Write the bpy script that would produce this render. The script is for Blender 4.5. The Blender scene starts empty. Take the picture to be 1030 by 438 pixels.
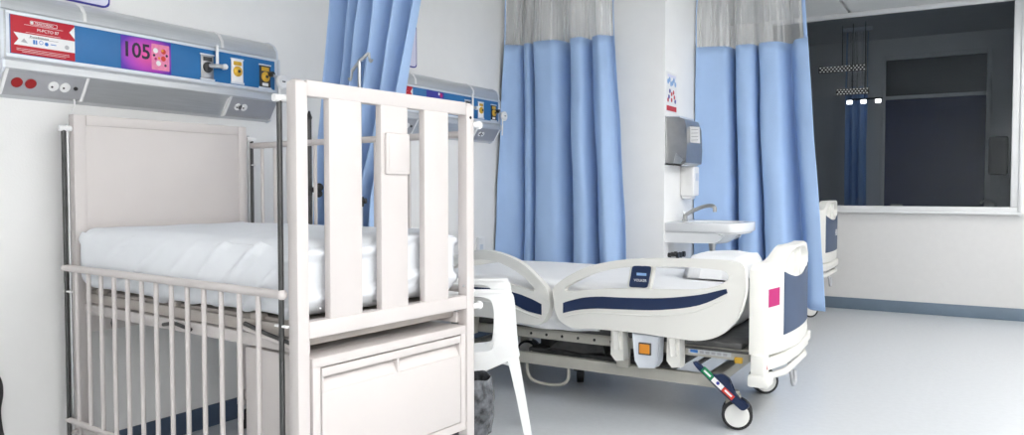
import bpy, bmesh, math, random
from mathutils import Vector, Matrix, noise
random.seed(7)
S = bpy.context.scene
COL = S.collection
PI = math.pi

# ------------------------------------------------------------------ materials
def mat(name, col, rough=.5, metal=0., bump=0., bscale=60., var=0., vscale=8., spec=.5, coat=0., emit=0., stretch=None):
    m = bpy.data.materials.new(name); m.use_nodes = True
    nt = m.node_tree; b = nt.nodes['Principled BSDF']
    b.inputs['Roughness'].default_value = rough
    b.inputs['Metallic'].default_value = metal
    b.inputs['Specular IOR Level'].default_value = spec
    b.inputs['Coat Weight'].default_value = coat
    b.inputs['Base Color'].default_value = (*col, 1)
    tc = nt.nodes.new('ShaderNodeTexCoord'); src = tc.outputs['Object']
    if stretch:
        mp = nt.nodes.new('ShaderNodeMapping'); mp.inputs['Scale'].default_value = stretch
        nt.links.new(src, mp.inputs['Vector']); src = mp.outputs['Vector']
    if var:
        n = nt.nodes.new('ShaderNodeTexNoise'); n.inputs['Scale'].default_value = vscale; n.inputs['Detail'].default_value = 4
        nt.links.new(src, n.inputs['Vector'])
        r = nt.nodes.new('ShaderNodeValToRGB')
        r.color_ramp.elements[0].position = .3; r.color_ramp.elements[1].position = .7
        r.color_ramp.elements[0].color = (*[max(0, c*(1-var)) for c in col], 1)
        r.color_ramp.elements[1].color = (*[min(1, c*(1+var)) for c in col], 1)
        nt.links.new(n.outputs['Fac'], r.inputs['Fac']); nt.links.new(r.outputs['Color'], b.inputs['Base Color'])
    if bump:
        n2 = nt.nodes.new('ShaderNodeTexNoise'); n2.inputs['Scale'].default_value = bscale; n2.inputs['Detail'].default_value = 3
        nt.links.new(src, n2.inputs['Vector'])
        bp = nt.nodes.new('ShaderNodeBump'); bp.inputs['Strength'].default_value = bump; bp.inputs['Distance'].default_value = .01
        nt.links.new(n2.outputs['Fac'], bp.inputs['Height']); nt.links.new(bp.outputs['Normal'], b.inputs['Normal'])
    if emit:
        b.inputs['Emission Color'].default_value = (*col, 1); b.inputs['Emission Strength'].default_value = emit
    return m

M = {}
M['wall'] = mat('wall_paint', (.83,.83,.825), .75, bump=.05, bscale=120, var=.01)
M['pier'] = mat('pier_paint', (.91,.91,.905), .7, bump=.04, bscale=120, var=.01)
M['ceil'] = mat('ceiling_paint', (.74,.75,.75), .8, bump=.08, bscale=90, var=.02)
M['panelwall'] = mat('wall_panel', (.68,.675,.67), .55, bump=.05, bscale=60, var=.012, vscale=20)
M['floor'] = mat('vinyl_floor', (.59,.613,.64), .28, bump=.012, bscale=50, var=.03, vscale=30, spec=.4)
M['skirt'] = mat('navy_skirting', (.055,.085,.14), .4, var=.15, vscale=6)
M['skirtb'] = mat('blue_grey_skirting', (.14,.19,.25), .4, var=.08, vscale=6)
M['frame'] = mat('white_window_frame', (.72,.73,.74), .4, var=.02)
M['crib'] = mat('cream_enamel', (.625,.585,.572), .38, var=.012, vscale=5, bump=.02, bscale=40)
M['deck'] = mat('beige_steel', (.46,.42,.39), .5, var=.06)
M['chrome'] = mat('brushed_steel', (.55,.56,.57), .28, 1., var=.06, vscale=30)
M['rod'] = mat('dark_steel_rod', (.085,.085,.085), .35, .7, var=.15, vscale=20)
M['nylon'] = mat('white_nylon', (.86,.86,.86), .35, var=.01)
M['sheet'] = mat('crib_sheet', (.80,.825,.865), .8, bump=.15, bscale=26, var=.015)
M['bedsheet'] = mat('white_bed_sheet', (.86,.87,.89), .8, bump=.12, bscale=24, var=.01)
M['plastic'] = mat('off_white_plastic', (.74,.735,.70), .38, var=.012, vscale=5)
M['bedmetal'] = mat('cream_painted_metal', (.44,.43,.385), .42, var=.04, vscale=12)
M['beddark'] = mat('dark_mechanism', (.07,.07,.07), .55, var=.3, vscale=18)
M['navy'] = mat('navy_plastic', (.008,.022,.075), .4, var=.1)
M['slate'] = mat('slate_blue_plastic', (.045,.075,.145), .5, var=.06)
M['rubber'] = mat('black_rubber', (.02,.02,.022), .6, var=.2)
M['wheel'] = mat('grey_wheel_disc', (.74,.74,.72), .4, var=.02)
M['alu'] = mat('anodised_aluminium', (.60,.62,.64), .33, .5, var=.05, vscale=6, stretch=(8,1,30))
M['alud'] = mat('grey_panel_metal', (.44,.445,.47), .45, .4, var=.05, vscale=6)
M['alul'] = mat('pale_aluminium_bezel', (.70,.74,.80), .35, .2, var=.02)
M['blue'] = mat('blue_fascia', (.018,.155,.40), .4, var=.06, vscale=7)
M['red'] = mat('poster_red', (.50,.008,.025), .5, var=.03)
M['white'] = mat('white_print', (.85,.85,.86), .5, var=.01)
M['ink'] = mat('dark_ink', (.02,.015,.04), .5, var=.05)
M['inkblue'] = mat('blue_ink', (.04,.20,.60), .5, var=.05)
M['inkred'] = mat('red_ink', (.55,.03,.04), .5, var=.05)
M['indigo'] = mat('indigo_print', (.03,.03,.30), .5, var=.03)
M['lilac'] = mat('lilac_paper', (.72,.72,.88), .5, var=.02)
M['redsock'] = mat('red_socket', (.32,.01,.012), .4, var=.06)
M['brass'] = mat('yellow_outlet', (.70,.42,.04), .35, .2, var=.12, vscale=40)
M['curtain'] = mat('blue_curtain', (.40,.565,.85), .75, bump=.06, bscale=160, var=.025, vscale=5)
M['steel'] = mat('stainless_steel', (.42,.42,.42), .30, .85, var=.05, vscale=20)
M['ceramic'] = mat('white_ceramic', (.86,.87,.88), .15, var=.008)
M['chairp'] = mat('white_moulded_plastic', (.84,.85,.85), .4, var=.008)
M['bin'] = mat('black_bin_plastic', (.02,.02,.022), .45, var=.1)
M['liner'] = mat('crumpled_bin_liner', (.085,.09,.10), .2, var=.9, vscale=22, bump=.5, bscale=40)  # strong noise variation puts pale highlights into the bag's colour
M['orange'] = mat('orange_release', (.80,.30,.03), .4, var=.03)
M['green'] = mat('green_sticker', (.01,.26,.10), .5, var=.03)
M['scarlet'] = mat('red_sticker', (.65,.05,.03), .5, var=.03)
M['pink'] = mat('magenta_sticker', (.45,.008,.15), .5, var=.03)
M['lamp'] = mat('lamp_diffuser', (1,.985,.96), .5, emit=10.)
M['led'] = mat('led_dot', (1,.985,.96), .5, emit=60.)
M['doorblue'] = mat('dark_blue_door', (.02,.03,.13), .5, var=.1)
M['doortop'] = mat('dim_transom_glass', (.05,.055,.06), .3, var=.1)
M['trimgrey'] = mat('grey_door_trim', (.80,.80,.80), .4, var=.02)
M['darkgrey'] = mat('charcoal_plastic', (.035,.035,.035), .4, var=.1)

def card_material():
    m = mat('purple_pink_card', (.5,.05,.5), .45); nt = m.node_tree; b = nt.nodes['Principled BSDF']
    tc = nt.nodes.new('ShaderNodeTexCoord'); mp = nt.nodes.new('ShaderNodeMapping')
    mp.inputs['Location'].default_value = (0,.0775,-.242)
    nt.links.new(tc.outputs['Object'], mp.inputs['Vector'])
    sc = nt.nodes.new('ShaderNodeMapping'); sc.inputs['Scale'].default_value = (0,7.2,9.5)
    nt.links.new(mp.outputs['Vector'], sc.inputs['Vector'])
    g = nt.nodes.new('ShaderNodeTexGradient'); g.gradient_type = 'SPHERICAL'
    nt.links.new(sc.outputs['Vector'], g.inputs['Vector'])
    r = nt.nodes.new('ShaderNodeValToRGB')
    r.color_ramp.elements[0].color = (.10,.03,.42,1); r.color_ramp.elements[1].color = (.85,.10,.32,1)
    r.color_ramp.elements.new(.35).color = (.45,.05,.50,1)
    nt.links.new(g.outputs['Fac'], r.inputs['Fac']); nt.links.new(r.outputs['Color'], b.inputs['Base Color'])
    return m

def mesh_material():
    m = bpy.data.materials.new('white_curtain_netting'); m.use_nodes = True; nt = m.node_tree
    b = nt.nodes['Principled BSDF']; b.inputs['Base Color'].default_value = (.86,.86,.85,1); b.inputs['Roughness'].default_value = .8
    uv = nt.nodes.new('ShaderNodeUVMap'); mp = nt.nodes.new('ShaderNodeMapping')
    mp.inputs['Scale'].default_value = (70,70,70); mp.inputs['Rotation'].default_value = (0,0,PI/4)
    nt.links.new(uv.outputs['UV'], mp.inputs['Vector'])
    v = nt.nodes.new('ShaderNodeTexBrick'); v.offset = 0; v.inputs['Scale'].default_value = 1
    v.inputs['Brick Width'].default_value = 1; v.inputs['Row Height'].default_value = 1; v.inputs['Mortar Size'].default_value = .085
    v.inputs['Mortar Smooth'].default_value = .1
    nt.links.new(mp.outputs['Vector'], v.inputs['Vector'])
    tr = nt.nodes.new('ShaderNodeBsdfTransparent'); mx = nt.nodes.new('ShaderNodeMixShader')
    m2 = nt.nodes.new('ShaderNodeMapping'); m2.inputs['Scale'].default_value = (22,.35,1); nt.links.new(uv.outputs['UV'], m2.inputs['Vector'])
    ns = nt.nodes.new('ShaderNodeTexNoise'); ns.inputs['Scale'].default_value = 1; ns.inputs['Detail'].default_value = 3; nt.links.new(m2.outputs['Vector'], ns.inputs['Vector'])
    mr = nt.nodes.new('ShaderNodeMapRange'); mr.inputs['From Min'].default_value = .45; mr.inputs['From Max'].default_value = .72; mr.inputs['To Max'].default_value = .75
    nt.links.new(ns.outputs['Fac'], mr.inputs['Value'])
    ad = nt.nodes.new('ShaderNodeMath'); ad.operation = 'MAXIMUM'
    nt.links.new(v.outputs['Fac'], ad.inputs[0]); nt.links.new(mr.outputs['Result'], ad.inputs[1])
    nt.links.new(ad.outputs[0], mx.inputs['Fac']); nt.links.new(tr.outputs[0], mx.inputs[1]); nt.links.new(b.outputs[0], mx.inputs[2])
    nt.links.new(mx.outputs[0], nt.nodes['Material Output'].inputs['Surface'])
    return m
M['net'] = mesh_material()

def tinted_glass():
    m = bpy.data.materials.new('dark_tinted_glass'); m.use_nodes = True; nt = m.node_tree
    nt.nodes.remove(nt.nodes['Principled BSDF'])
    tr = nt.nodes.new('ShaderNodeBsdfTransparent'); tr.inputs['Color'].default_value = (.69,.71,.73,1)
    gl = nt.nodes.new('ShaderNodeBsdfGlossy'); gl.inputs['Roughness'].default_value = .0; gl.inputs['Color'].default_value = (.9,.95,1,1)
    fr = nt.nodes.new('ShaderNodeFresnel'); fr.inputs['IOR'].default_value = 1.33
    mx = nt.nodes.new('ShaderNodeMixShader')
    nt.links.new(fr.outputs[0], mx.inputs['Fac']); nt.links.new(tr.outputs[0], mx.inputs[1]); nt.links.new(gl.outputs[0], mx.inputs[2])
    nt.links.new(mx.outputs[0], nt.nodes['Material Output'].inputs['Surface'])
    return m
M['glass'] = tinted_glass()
M['card'] = card_material()

# ------------------------------------------------------------------ mesh building
class MB:
    def __init__(s): s.bm = bmesh.new(); s.mi = 0; s.mats = []
    def use(s, key):
        if key not in s.mats: s.mats.append(key)
        s.mi = s.mats.index(key); return s
    def _merge(s, src, mx=None):
        vm = {}
        for v in src.verts: vm[v] = s.bm.verts.new(mx @ v.co if mx else v.co)
        for f in src.faces:
            try:
                nf = s.bm.faces.new([vm[v] for v in f.verts]); nf.material_index = s.mi; nf.smooth = True
            except ValueError: pass
        src.free(); return s
    def box(s, a, b, bev=.003, seg=2, mx=None):
        t = bmesh.new(); bmesh.ops.create_cube(t, size=1)
        d = [abs(b[i]-a[i]) for i in range(3)]; c = [(a[i]+b[i])/2 for i in range(3)]
        for v in t.verts: v.co = Vector((v.co[i]*d[i]+c[i] for i in range(3)))
        bev = min(bev, min(d)*.45)
        if bev > 0: bmesh.ops.bevel(t, geom=t.edges[:], offset=bev, segments=seg, affect='EDGES', profile=.5)
        return s._merge(t, mx)
    def tube(s, pts, r, n=10, closed=False, cap=True):
        pts = [Vector(p) for p in pts]; N = len(pts)
        rad = r if isinstance(r, (list, tuple)) else [r]*N
        t = bmesh.new(); rings = []; up = None
        for i, p in enumerate(pts):
            a = pts[(i-1) % N] if (closed or i > 0) else p; b = pts[(i+1) % N] if (closed or i < N-1) else p
            d = (b-a).normalized()
            if up is None: up = Vector((0,0,1)) if abs(d.z) < .9 else Vector((1,0,0))
            x = d.cross(up).normalized(); y = x.cross(d).normalized(); up = y
            rings.append([t.verts.new(p + (x*math.cos(2*PI*k/n) + y*math.sin(2*PI*k/n))*rad[i]) for k in range(n)])
        for i in range(N if closed else N-1):
            A, B = rings[i], rings[(i+1) % N]
            for k in range(n): t.faces.new((A[k], A[(k+1) % n], B[(k+1) % n], B[k]))
        if cap and not closed:
            t.faces.new(rings[0][::-1]); t.faces.new(rings[-1])
        bmesh.ops.recalc_face_normals(t, faces=t.faces[:])
        return s._merge(t)
    def lathe(s, prof, o=(0,0,0), axis='z', n=24):
        t = bmesh.new(); rings = []
        for r, h in prof:
            ring = []
            for k in range(n):
                c, q = r*math.cos(2*PI*k/n), r*math.sin(2*PI*k/n)
                p = {'z': (c, q, h), 'x': (h, c, q), 'y': (c, h, q)}[axis]
                ring.append(t.verts.new(Vector(p)+Vector(o)))
            rings.append(ring)
        for i in range(len(rings)-1):
            for k in range(n): t.faces.new((rings[i][k], rings[i][(k+1) % n], rings[i+1][(k+1) % n], rings[i+1][k]))
        t.faces.new(rings[0]); t.faces.new(rings[-1])
        bmesh.ops.remove_doubles(t, verts=t.verts[:], dist=1e-5)
        bmesh.ops.recalc_face_normals(t, faces=t.faces[:])
        return s._merge(t)
    def prism(s, poly, d0, d1, f, holes=(), bev=0, seg=2):
        """poly in 2D, f(a,b,d)->3D point; extruded from d0 to d1"""
        t = bmesh.new(); es = []
        for lp in [poly]+list(holes):
            vs = [t.verts.new((p[0], p[1], 0)) for p in lp]
            es += [t.edges.new((vs[i], vs[(i+1) % len(vs)])) for i in range(len(vs))]
        if holes:
            bmesh.ops.triangle_fill(t, use_beauty=True, use_dissolve=False, edges=es)
        else:
            t.faces.new(t.verts[:])
        r = bmesh.ops.extrude_face_region(t, geom=t.faces[:])
        for e in r['geom']:
            if isinstance(e, bmesh.types.BMVert): e.co.z = 1
        bmesh.ops.recalc_face_normals(t, faces=t.faces[:])
        for v in t.verts: v.co = Vector(f(v.co.x, v.co.y, d0 + (d1-d0)*v.co.z))
        if bev:
            rim = [e for e in t.edges if len(e.link_faces) == 2 and e.calc_face_angle() > 1.2]
            bmesh.ops.bevel(t, geom=rim, offset=bev, segments=seg, affect='EDGES', profile=.5, clamp_overlap=True)
        bmesh.ops.recalc_face_normals(t, faces=t.faces[:])
        return s._merge(t)
    def grid(s, nu, nv, f, solid=None):
        t = bmesh.new(); g = [[t.verts.new(Vector(f(i/(nu-1), j/(nv-1)))) for j in range(nv)] for i in range(nu)]
        for i in range(nu-1):
            for j in range(nv-1): t.faces.new((g[i][j], g[i+1][j], g[i+1][j+1], g[i][j+1]))
        return s._merge(t)
    def shell(s, nu, nv, f, fb):
        """closed slab: front surface f, back surface fb"""
        t = bmesh.new()
        A = [[t.verts.new(Vector(f(i/(nu-1), j/(nv-1)))) for j in range(nv)] for i in range(nu)]
        B = [[t.verts.new(Vector(fb(i/(nu-1), j/(nv-1)))) for j in range(nv)] for i in range(nu)]
        for i in range(nu-1):
            for j in range(nv-1):
                t.faces.new((A[i][j], A[i+1][j], A[i+1][j+1], A[i][j+1])); t.faces.new((B[i][j], B[i][j+1], B[i+1][j+1], B[i+1][j]))
        for i in range(nu-1):
            t.faces.new((A[i][0], B[i][0], B[i+1][0], A[i+1][0])); t.faces.new((A[i][-1], A[i+1][-1], B[i+1][-1], B[i][-1]))
        for j in range(nv-1):
            t.faces.new((A[0][j], A[0][j+1], B[0][j+1], B[0][j])); t.faces.new((A[-1][j], B[-1][j], B[-1][j+1], A[-1][j+1]))
        bmesh.ops.recalc_face_normals(t, faces=t.faces[:])
        return s._merge(t)
    def ball(s, c, r, n=12):
        t = bmesh.new(); bmesh.ops.create_uvsphere(t, u_segments=n, v_segments=max(6, n//2), radius=1)
        rr = r if isinstance(r, (tuple, list)) else (r, r, r)
        for v in t.verts: v.co = Vector((v.co.x*rr[0]+c[0], v.co.y*rr[1]+c[1], v.co.z*rr[2]+c[2]))
        return s._merge(t)
    def text(s, txt, size, mx, depth=.0006, align='LEFT', bold=0):
        cu = bpy.data.curves.new('t', 'FONT'); cu.body = txt; cu.size = size; cu.extrude = depth; cu.align_x = align; cu.offset = bold
        cu.resolution_u = 3
        o = bpy.data.objects.new('t', cu); COL.objects.link(o)
        dg = bpy.context.evaluated_depsgraph_get(); me = bpy.data.meshes.new_from_object(o.evaluated_get(dg))
        bpy.data.objects.remove(o); bpy.data.curves.remove(cu)
        t = bmesh.new(); t.from_mesh(me); bpy.data.meshes.remove(me)
        return s._merge(t, mx)
    def build(s, name, key=None, parent=None, label=None, kind=None, off=None, sharp=35):
        me = bpy.data.meshes.new(name)
        if off: 
            for v in s.bm.verts: v.co -= Vector(off)
        s.bm.to_mesh(me); s.bm.free()
        for k in (s.mats or [key]): me.materials.append(M[k])
        me.set_sharp_from_angle(angle=math.radians(sharp))
        o = bpy.data.objects.new(name, me); COL.objects.link(o)
        if parent: o.parent = parent
        if label: o['label'] = label
        if kind: o['kind'] = kind
        return o

def thing(name, label, cat, loc=(0,0,0), rot=(0,0,0), group=None):
    o = bpy.data.objects.new(name, None); COL.objects.link(o); o.empty_display_size = .1
    o.location = loc; o.rotation_euler = rot; return tag(o, label, cat, group)
def tag(o, label, cat, group=None):
    o['label'] = label; o['category'] = cat
    if group: o['group'] = group
    return o
def struct(name, mb, key=None, parent=None):
    o = mb.build(name, key, parent)
    o['kind'] = 'structure'; return o
def copy_tree(o, parent=None):
    c = o.copy(); COL.objects.link(c)
    if parent: c.parent = parent
    for ch in o.children: copy_tree(ch, c)
    return c
def smooth_loop(pts, per=5, closed=True):
    out = []; n = len(pts); V = [Vector((*p, 0)) if len(p) == 2 else Vector(p) for p in pts]
    rng = range(n) if closed else range(n-1)
    for i in rng:
        if closed: p0, p1, p2, p3 = V[i-1], V[i], V[(i+1) % n], V[(i+2) % n]
        else: p0, p1, p2, p3 = V[max(0, i-1)], V[i], V[i+1], V[min(n-1, i+2)]
        for k in range(per):
            t = k/per
            out.append(.5*((2*p1) + (p2-p0)*t + (2*p0-5*p1+4*p2-p3)*t*t + (3*p1-p0-3*p2+p3)*t**3))
    if not closed: out.append(V[-1])
    return out
XZ = lambda y0: (lambda a, b, d: (a, d, b))
def fxz(a, b, d): return (a, d, b)      # polygon in x,z extruded along y
def fyz(a, b, d): return (d, a, b)      # polygon in y,z extruded along x
def fxy(a, b, d): return (a, b, d)      # polygon in x,y extruded along z
def rrect(a0, b0, a1, b1, r, n=4):
    out = []
    for cx, cy, s in ((a1-r, b1-r, 0), (a0+r, b1-r, 1), (a0+r, b0+r, 2), (a1-r, b0+r, 3)):
        for k in range(n+1):
            t = (s + k/n)*PI/2; out.append((cx+r*math.cos(t), cy+r*math.sin(t)))
    return out
FACEX = lambda x, y, z: Matrix(((0,0,1,x), (1,0,0,y), (0,1,0,z), (0,0,0,1)))        # text facing +x
FACENY = lambda x, y, z: Matrix(((1,0,0,x), (0,0,-1,y), (0,1,0,z), (0,0,0,1)))      # text facing -y

# ------------------------------------------------------------------ room
CZ = 2.96; YB = 8.42; YR = -2.6; XR = 7.2; YD = 10.1
struct('floor', MB().box((-.1,YR-.1,-.1), (XR+.1,YB+.06,0), 0), 'floor')
c = MB().use('ceil').box((-.1,YR-.1,CZ), (2.170,YB+.06,CZ+.08), 0).box((2.20,YR-.1,CZ), (XR+.1,YB+.06,CZ+.08), 0).box((2.1,YR-.1,CZ+.035), (2.3,YB+.06,CZ+.09), 0)
struct('ceiling', c)
struct('wall_left', MB().box((-.1,YR-.1,0), (0,YB+.06,CZ), 0), 'wall')
struct('wall_right', MB().box((XR,YR-.1,0), (XR+.1,YB+.06,CZ), 0), 'wall')
struct('wall_rear', MB().box((0,YR-.1,0), (XR,YR,CZ), 0), 'wall')
b = MB().use('panelwall').box((0,YB,0), (XR,YB+.06,.985), 0)
b.use('wall').box((0,YB,.985), (1.35,YB+.06,CZ), 0).box((3.64,YB,.985), (XR,YB+.06,CZ), 0)
struct('wall_back', b)
PY = 5.6; PX = 1.29
PE = 6.72
struct('wall_middle', MB().box((0,PY,0), (PX,PE,CZ), .004), 'pier')
struct('baseboard_left', MB().box((0,YR,0), (.012,PY,.11), .003).box((0,PE,0), (.012,YB,.11), .003), 'skirt')
struct('baseboard_back', MB().box((.012,YB-.012,0), (XR,YB,.115), .003), 'skirtb')
struct('baseboard_middle', MB().box((.012,PY-.012,0), (PX+.012,PY,.11), .003).box((PX,PY,0), (PX+.012,PE,.11), .003), 'skirtb')
struct('baseboard_right', MB().box((XR-.012,YR,0), (XR,YB-.012,.11), .003), 'skirtb')
# window, its glass tint put in to keep the room beyond dark
w = thing('window_1', 'wide dark window in the back wall', 'window'); del w['label'], w['category']; w['kind'] = 'structure'
f = MB().box((1.35,YB-.03,.985), (3.64,YB+.05,1.04), .006).box((1.35,YB-.02,2.915), (3.64,YB+.05,CZ), .004).box((3.565,YB-.03,1.04), (3.64,YB+.05,2.915), .006).box((1.35,YB-.02,1.04), (1.41,YB+.05,2.915), .004)
f.box((3.625,YB-.045,.96), (3.65,YB-.03,CZ), .003)
f.box((1.3,YB-.05,.972), (3.66,YB-.0,.99), .003)
struct('window_frame', f, 'frame', w)
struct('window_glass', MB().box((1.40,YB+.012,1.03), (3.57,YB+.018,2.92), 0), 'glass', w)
# the unlit room beyond the glass
struct('floor', MB().box((0,YB+.06,-.1), (5.2,YD+.1,0), 0), 'floor')
struct('ceiling', MB().box((0,YB+.06,CZ), (5.2,YD+.1,CZ+.08), 0), 'ceil')
struct('wall_back', MB().box((0,YD,0), (2.32,YD+.1,CZ), 0).box((3.42,YD,0), (5.2,YD+.1,CZ), 0).box((2.32,YD,2.76), (3.42,YD+.1,CZ), 0), 'wall')
struct('wall_left', MB().box((-.1,YB+.06,0), (0,YD+.1,CZ), 0), 'wall')
struct('wall_right', MB().box((5.2,YB+.06,0), (5.3,YD+.1,CZ), 0), 'wall')
d = thing('door_1', 'x', 'door'); del d['label'], d['category']; d['kind'] = 'structure'
fr = MB().box((2.32,YD-.03,0), (2.36,YD+.06,2.76), .004).box((3.37,YD-.03,0), (3.42,YD+.06,2.76), .004).box((2.36,YD-.03,2.71), (3.37,YD+.06,2.76), .004).box((2.36,YD-.03,2.25), (3.37,YD+.06,2.29), .004)
struct('door_frame', fr, 'trimgrey', d)
struct('door_panel', MB().box((2.36,YD,0), (3.37,YD+.045,2.25), .003), 'doorblue', d)
struct('door_transom', MB().box((2.36,YD+.01,2.29), (3.37,YD+.03,2.71), 0), 'doortop', d)
struct('door_handle', MB().tube([(2.44,YD,1.02),(2.44,YD-.05,1.02),(2.56,YD-.05,1.02)], .011, 8), 'chrome', d)

# ------------------------------------------------------------------ curtains
def curtain(label, bot, top, z0, zm, z1, widen=None, drop=0, nz=26, group=None, netw=True):
    """bot/top: control points in plan; the cloth runs from the hem z0 to zm, netting from zm to z1"""
    B = smooth_loop(bot, 8, False); T = smooth_loop(top, 8, False); n = len(B)
    cx = sum(p.x for p in B)/n; cy = sum(p.y for p in B)/n
    root = thing('privacy_curtain', label, 'curtain', (cx,cy,z0), group=group)
    arc = [0]
    for i in range(1, n): arc.append(arc[-1] + (B[i]-B[i-1]).length)
    def P(i, z):
        t = (z-z0)/(z1-z0)
        p = B[i].lerp(T[i], t)
        if widen: p = widen(p, i/(n-1), z)
        w = noise.noise(Vector((arc[i]*3.1, z*1.5, cx*7)))*.022 + noise.noise(Vector((arc[i]*9, z*4.0, cx*3)))*.007
        return Vector((p.x + w*.3, p.y + w, z))
    def sheet_part(name, key, i0, i1, za, zb, m, parent):
        bm = bmesh.new(); uvl = bm.loops.layers.uv.new('UVMap'); g = []
        for i in range(i0, i1+1): g.append([bm.verts.new(P(i, za+(zb-za)*j/m) - Vector((cx,cy,z0))) for j in range(m+1)])
        for i in range(len(g)-1):
            for j in range(m):
                fc = bm.faces.new((g[i][j], g[i+1][j], g[i+1][j+1], g[i][j+1])); fc.smooth = True
                for lp, (a, c2) in zip(fc.loops, ((i,j), (i+1,j), (i+1,j+1), (i,j+1))):
                    lp[uvl].uv = (arc[i0+a], za+(zb-za)*c2/m)
        me = bpy.data.meshes.new(name); bm.to_mesh(me); bm.free(); me.materials.append(M[key])
        o = bpy.data.objects.new(name, me); COL.objects.link(o); o.parent = parent
        if key == 'curtain':
            so = o.modifiers.new('thickness', 'SOLIDIFY'); so.thickness = .0025
        return o
    cl = sheet_part('curtain_cloth', 'curtain', 0, n-1, z0, zm, nz, root)
    if netw:
        nt = sheet_part('curtain_netting', 'net', 3, n-4, zm, z1, 8, root); nt['label'] = 'white netting top of the curtain'
        sheet_part('side_hem', 'curtain', 0, 3, zm, z1, 8, root); sheet_part('side_hem', 'curtain', n-4, n-1, zm, z1, 8, root)
    # hem band at the bottom of the cloth
    m = MB(); m.tube([P(i, z0+.012)-Vector((cx,cy,z0)) for i in range(0, n)], .0035, 5); m.build('bottom_hem', 'curtain', root)
    # runners that hold the curtain under the ceiling
    tr = MB()
    a = P(0, z1); e = P(n-1, z1); ym = (a.y+e.y)/2
    tr.box((a.x-.04,ym-.02,z1-.012), (e.x+.04,ym+.02,CZ), .003)
    for k in range(0, n, 8):
        q = P(k, z1); tr.tube([(q.x,q.y,z1-.03), (q.x,ym,z1-.004)], .004, 6)
    tr.build('track', 'alul', root, off=(cx,cy,z0))
    return root
b2 = [(.02,5.20),(.06,5.30),(.14,5.38),(.175,5.46),(.20,5.38),(.265,5.36),(.285,5.45),(.33,5.34),(.47,5.30),(.555,5.36),(.60,5.47),(.645,5.44),(.675,5.34),(.79,5.32),(.82,5.45),(.87,5.40),(.95,5.33),(1.01,5.37),(1.05,5.43),(1.09,5.40)]
b2 = [(x, 5.37+(y-5.37)*(2.0 if y > 5.43 else 1.2) if y > 5.31 else y) for x, y in b2]
t2 = [(.05+(x-.03)*.83, max(5.36, 5.41+(y-5.39)*.7)) for x, y in b2]
c2 = curtain('blue curtain hanging beside the white pier, behind the adjustable bed', b2, t2, .28, 2.36, 2.93)
b3 = [(1.305,6.28),(1.35,6.30),(1.49,6.34),(1.585,6.39),(1.62,6.52),(1.66,6.39),(1.75,6.36),(1.82,6.39),(1.85,6.50),(1.885,6.37),(2.03,6.35),(2.085,6.41),(2.14,6.50),(2.18,6.42),(2.23,6.35),(2.335,6.33)]
b3 = [(x, 6.40+(y-6.40)*1.6 if i > 2 else y) for i, (x, y) in enumerate(b3)]
t3 = [(1.31+(x-1.31)*.80, 6.40+(y-6.40)*.7 if i > 2 else y) for i, (x, y) in enumerate(b3)]
c3 = curtain('blue curtain with netting top hanging behind the sink, beside the dark window', b3, t3, .27, 2.37, 2.93)
nb = 11
b1 = []
for i in range(nb):
    s_ = i/(nb-1); b1.append((s_, 3.13 + (.075 if i % 2 else -.06)*(1 + .3*math.sin(i*2.3))))
def widen1(p, s_, z):
    def lin(pts):
        for (za, va), (zb, vb) in zip(pts, pts[1:]):
            if z <= zb: return va + (vb-va)*max(0, (z-za))/(zb-za)
        return pts[-1][1]
    l = lin([(.2,.13),(.95,.20),(1.5,.25),(2.2,.35),(2.95,.44)]); r = lin([(.2,.46),(.95,.58),(1.2,.60),(1.5,.73),(2.2,.89),(2.95,1.05)])
    k = s_ + .028*math.sin(s_*19+.6)
    return Vector((l + (r-l)*p.x*1.0, p.y, z))
c1 = curtain('blue curtain gathered by the wall between the two headwall panels, behind the crib', b1, [(x, 3.13+(y-3.13)*1.1) for x, y in b1], .25, 2.40, 2.93, widen=widen1)

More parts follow.
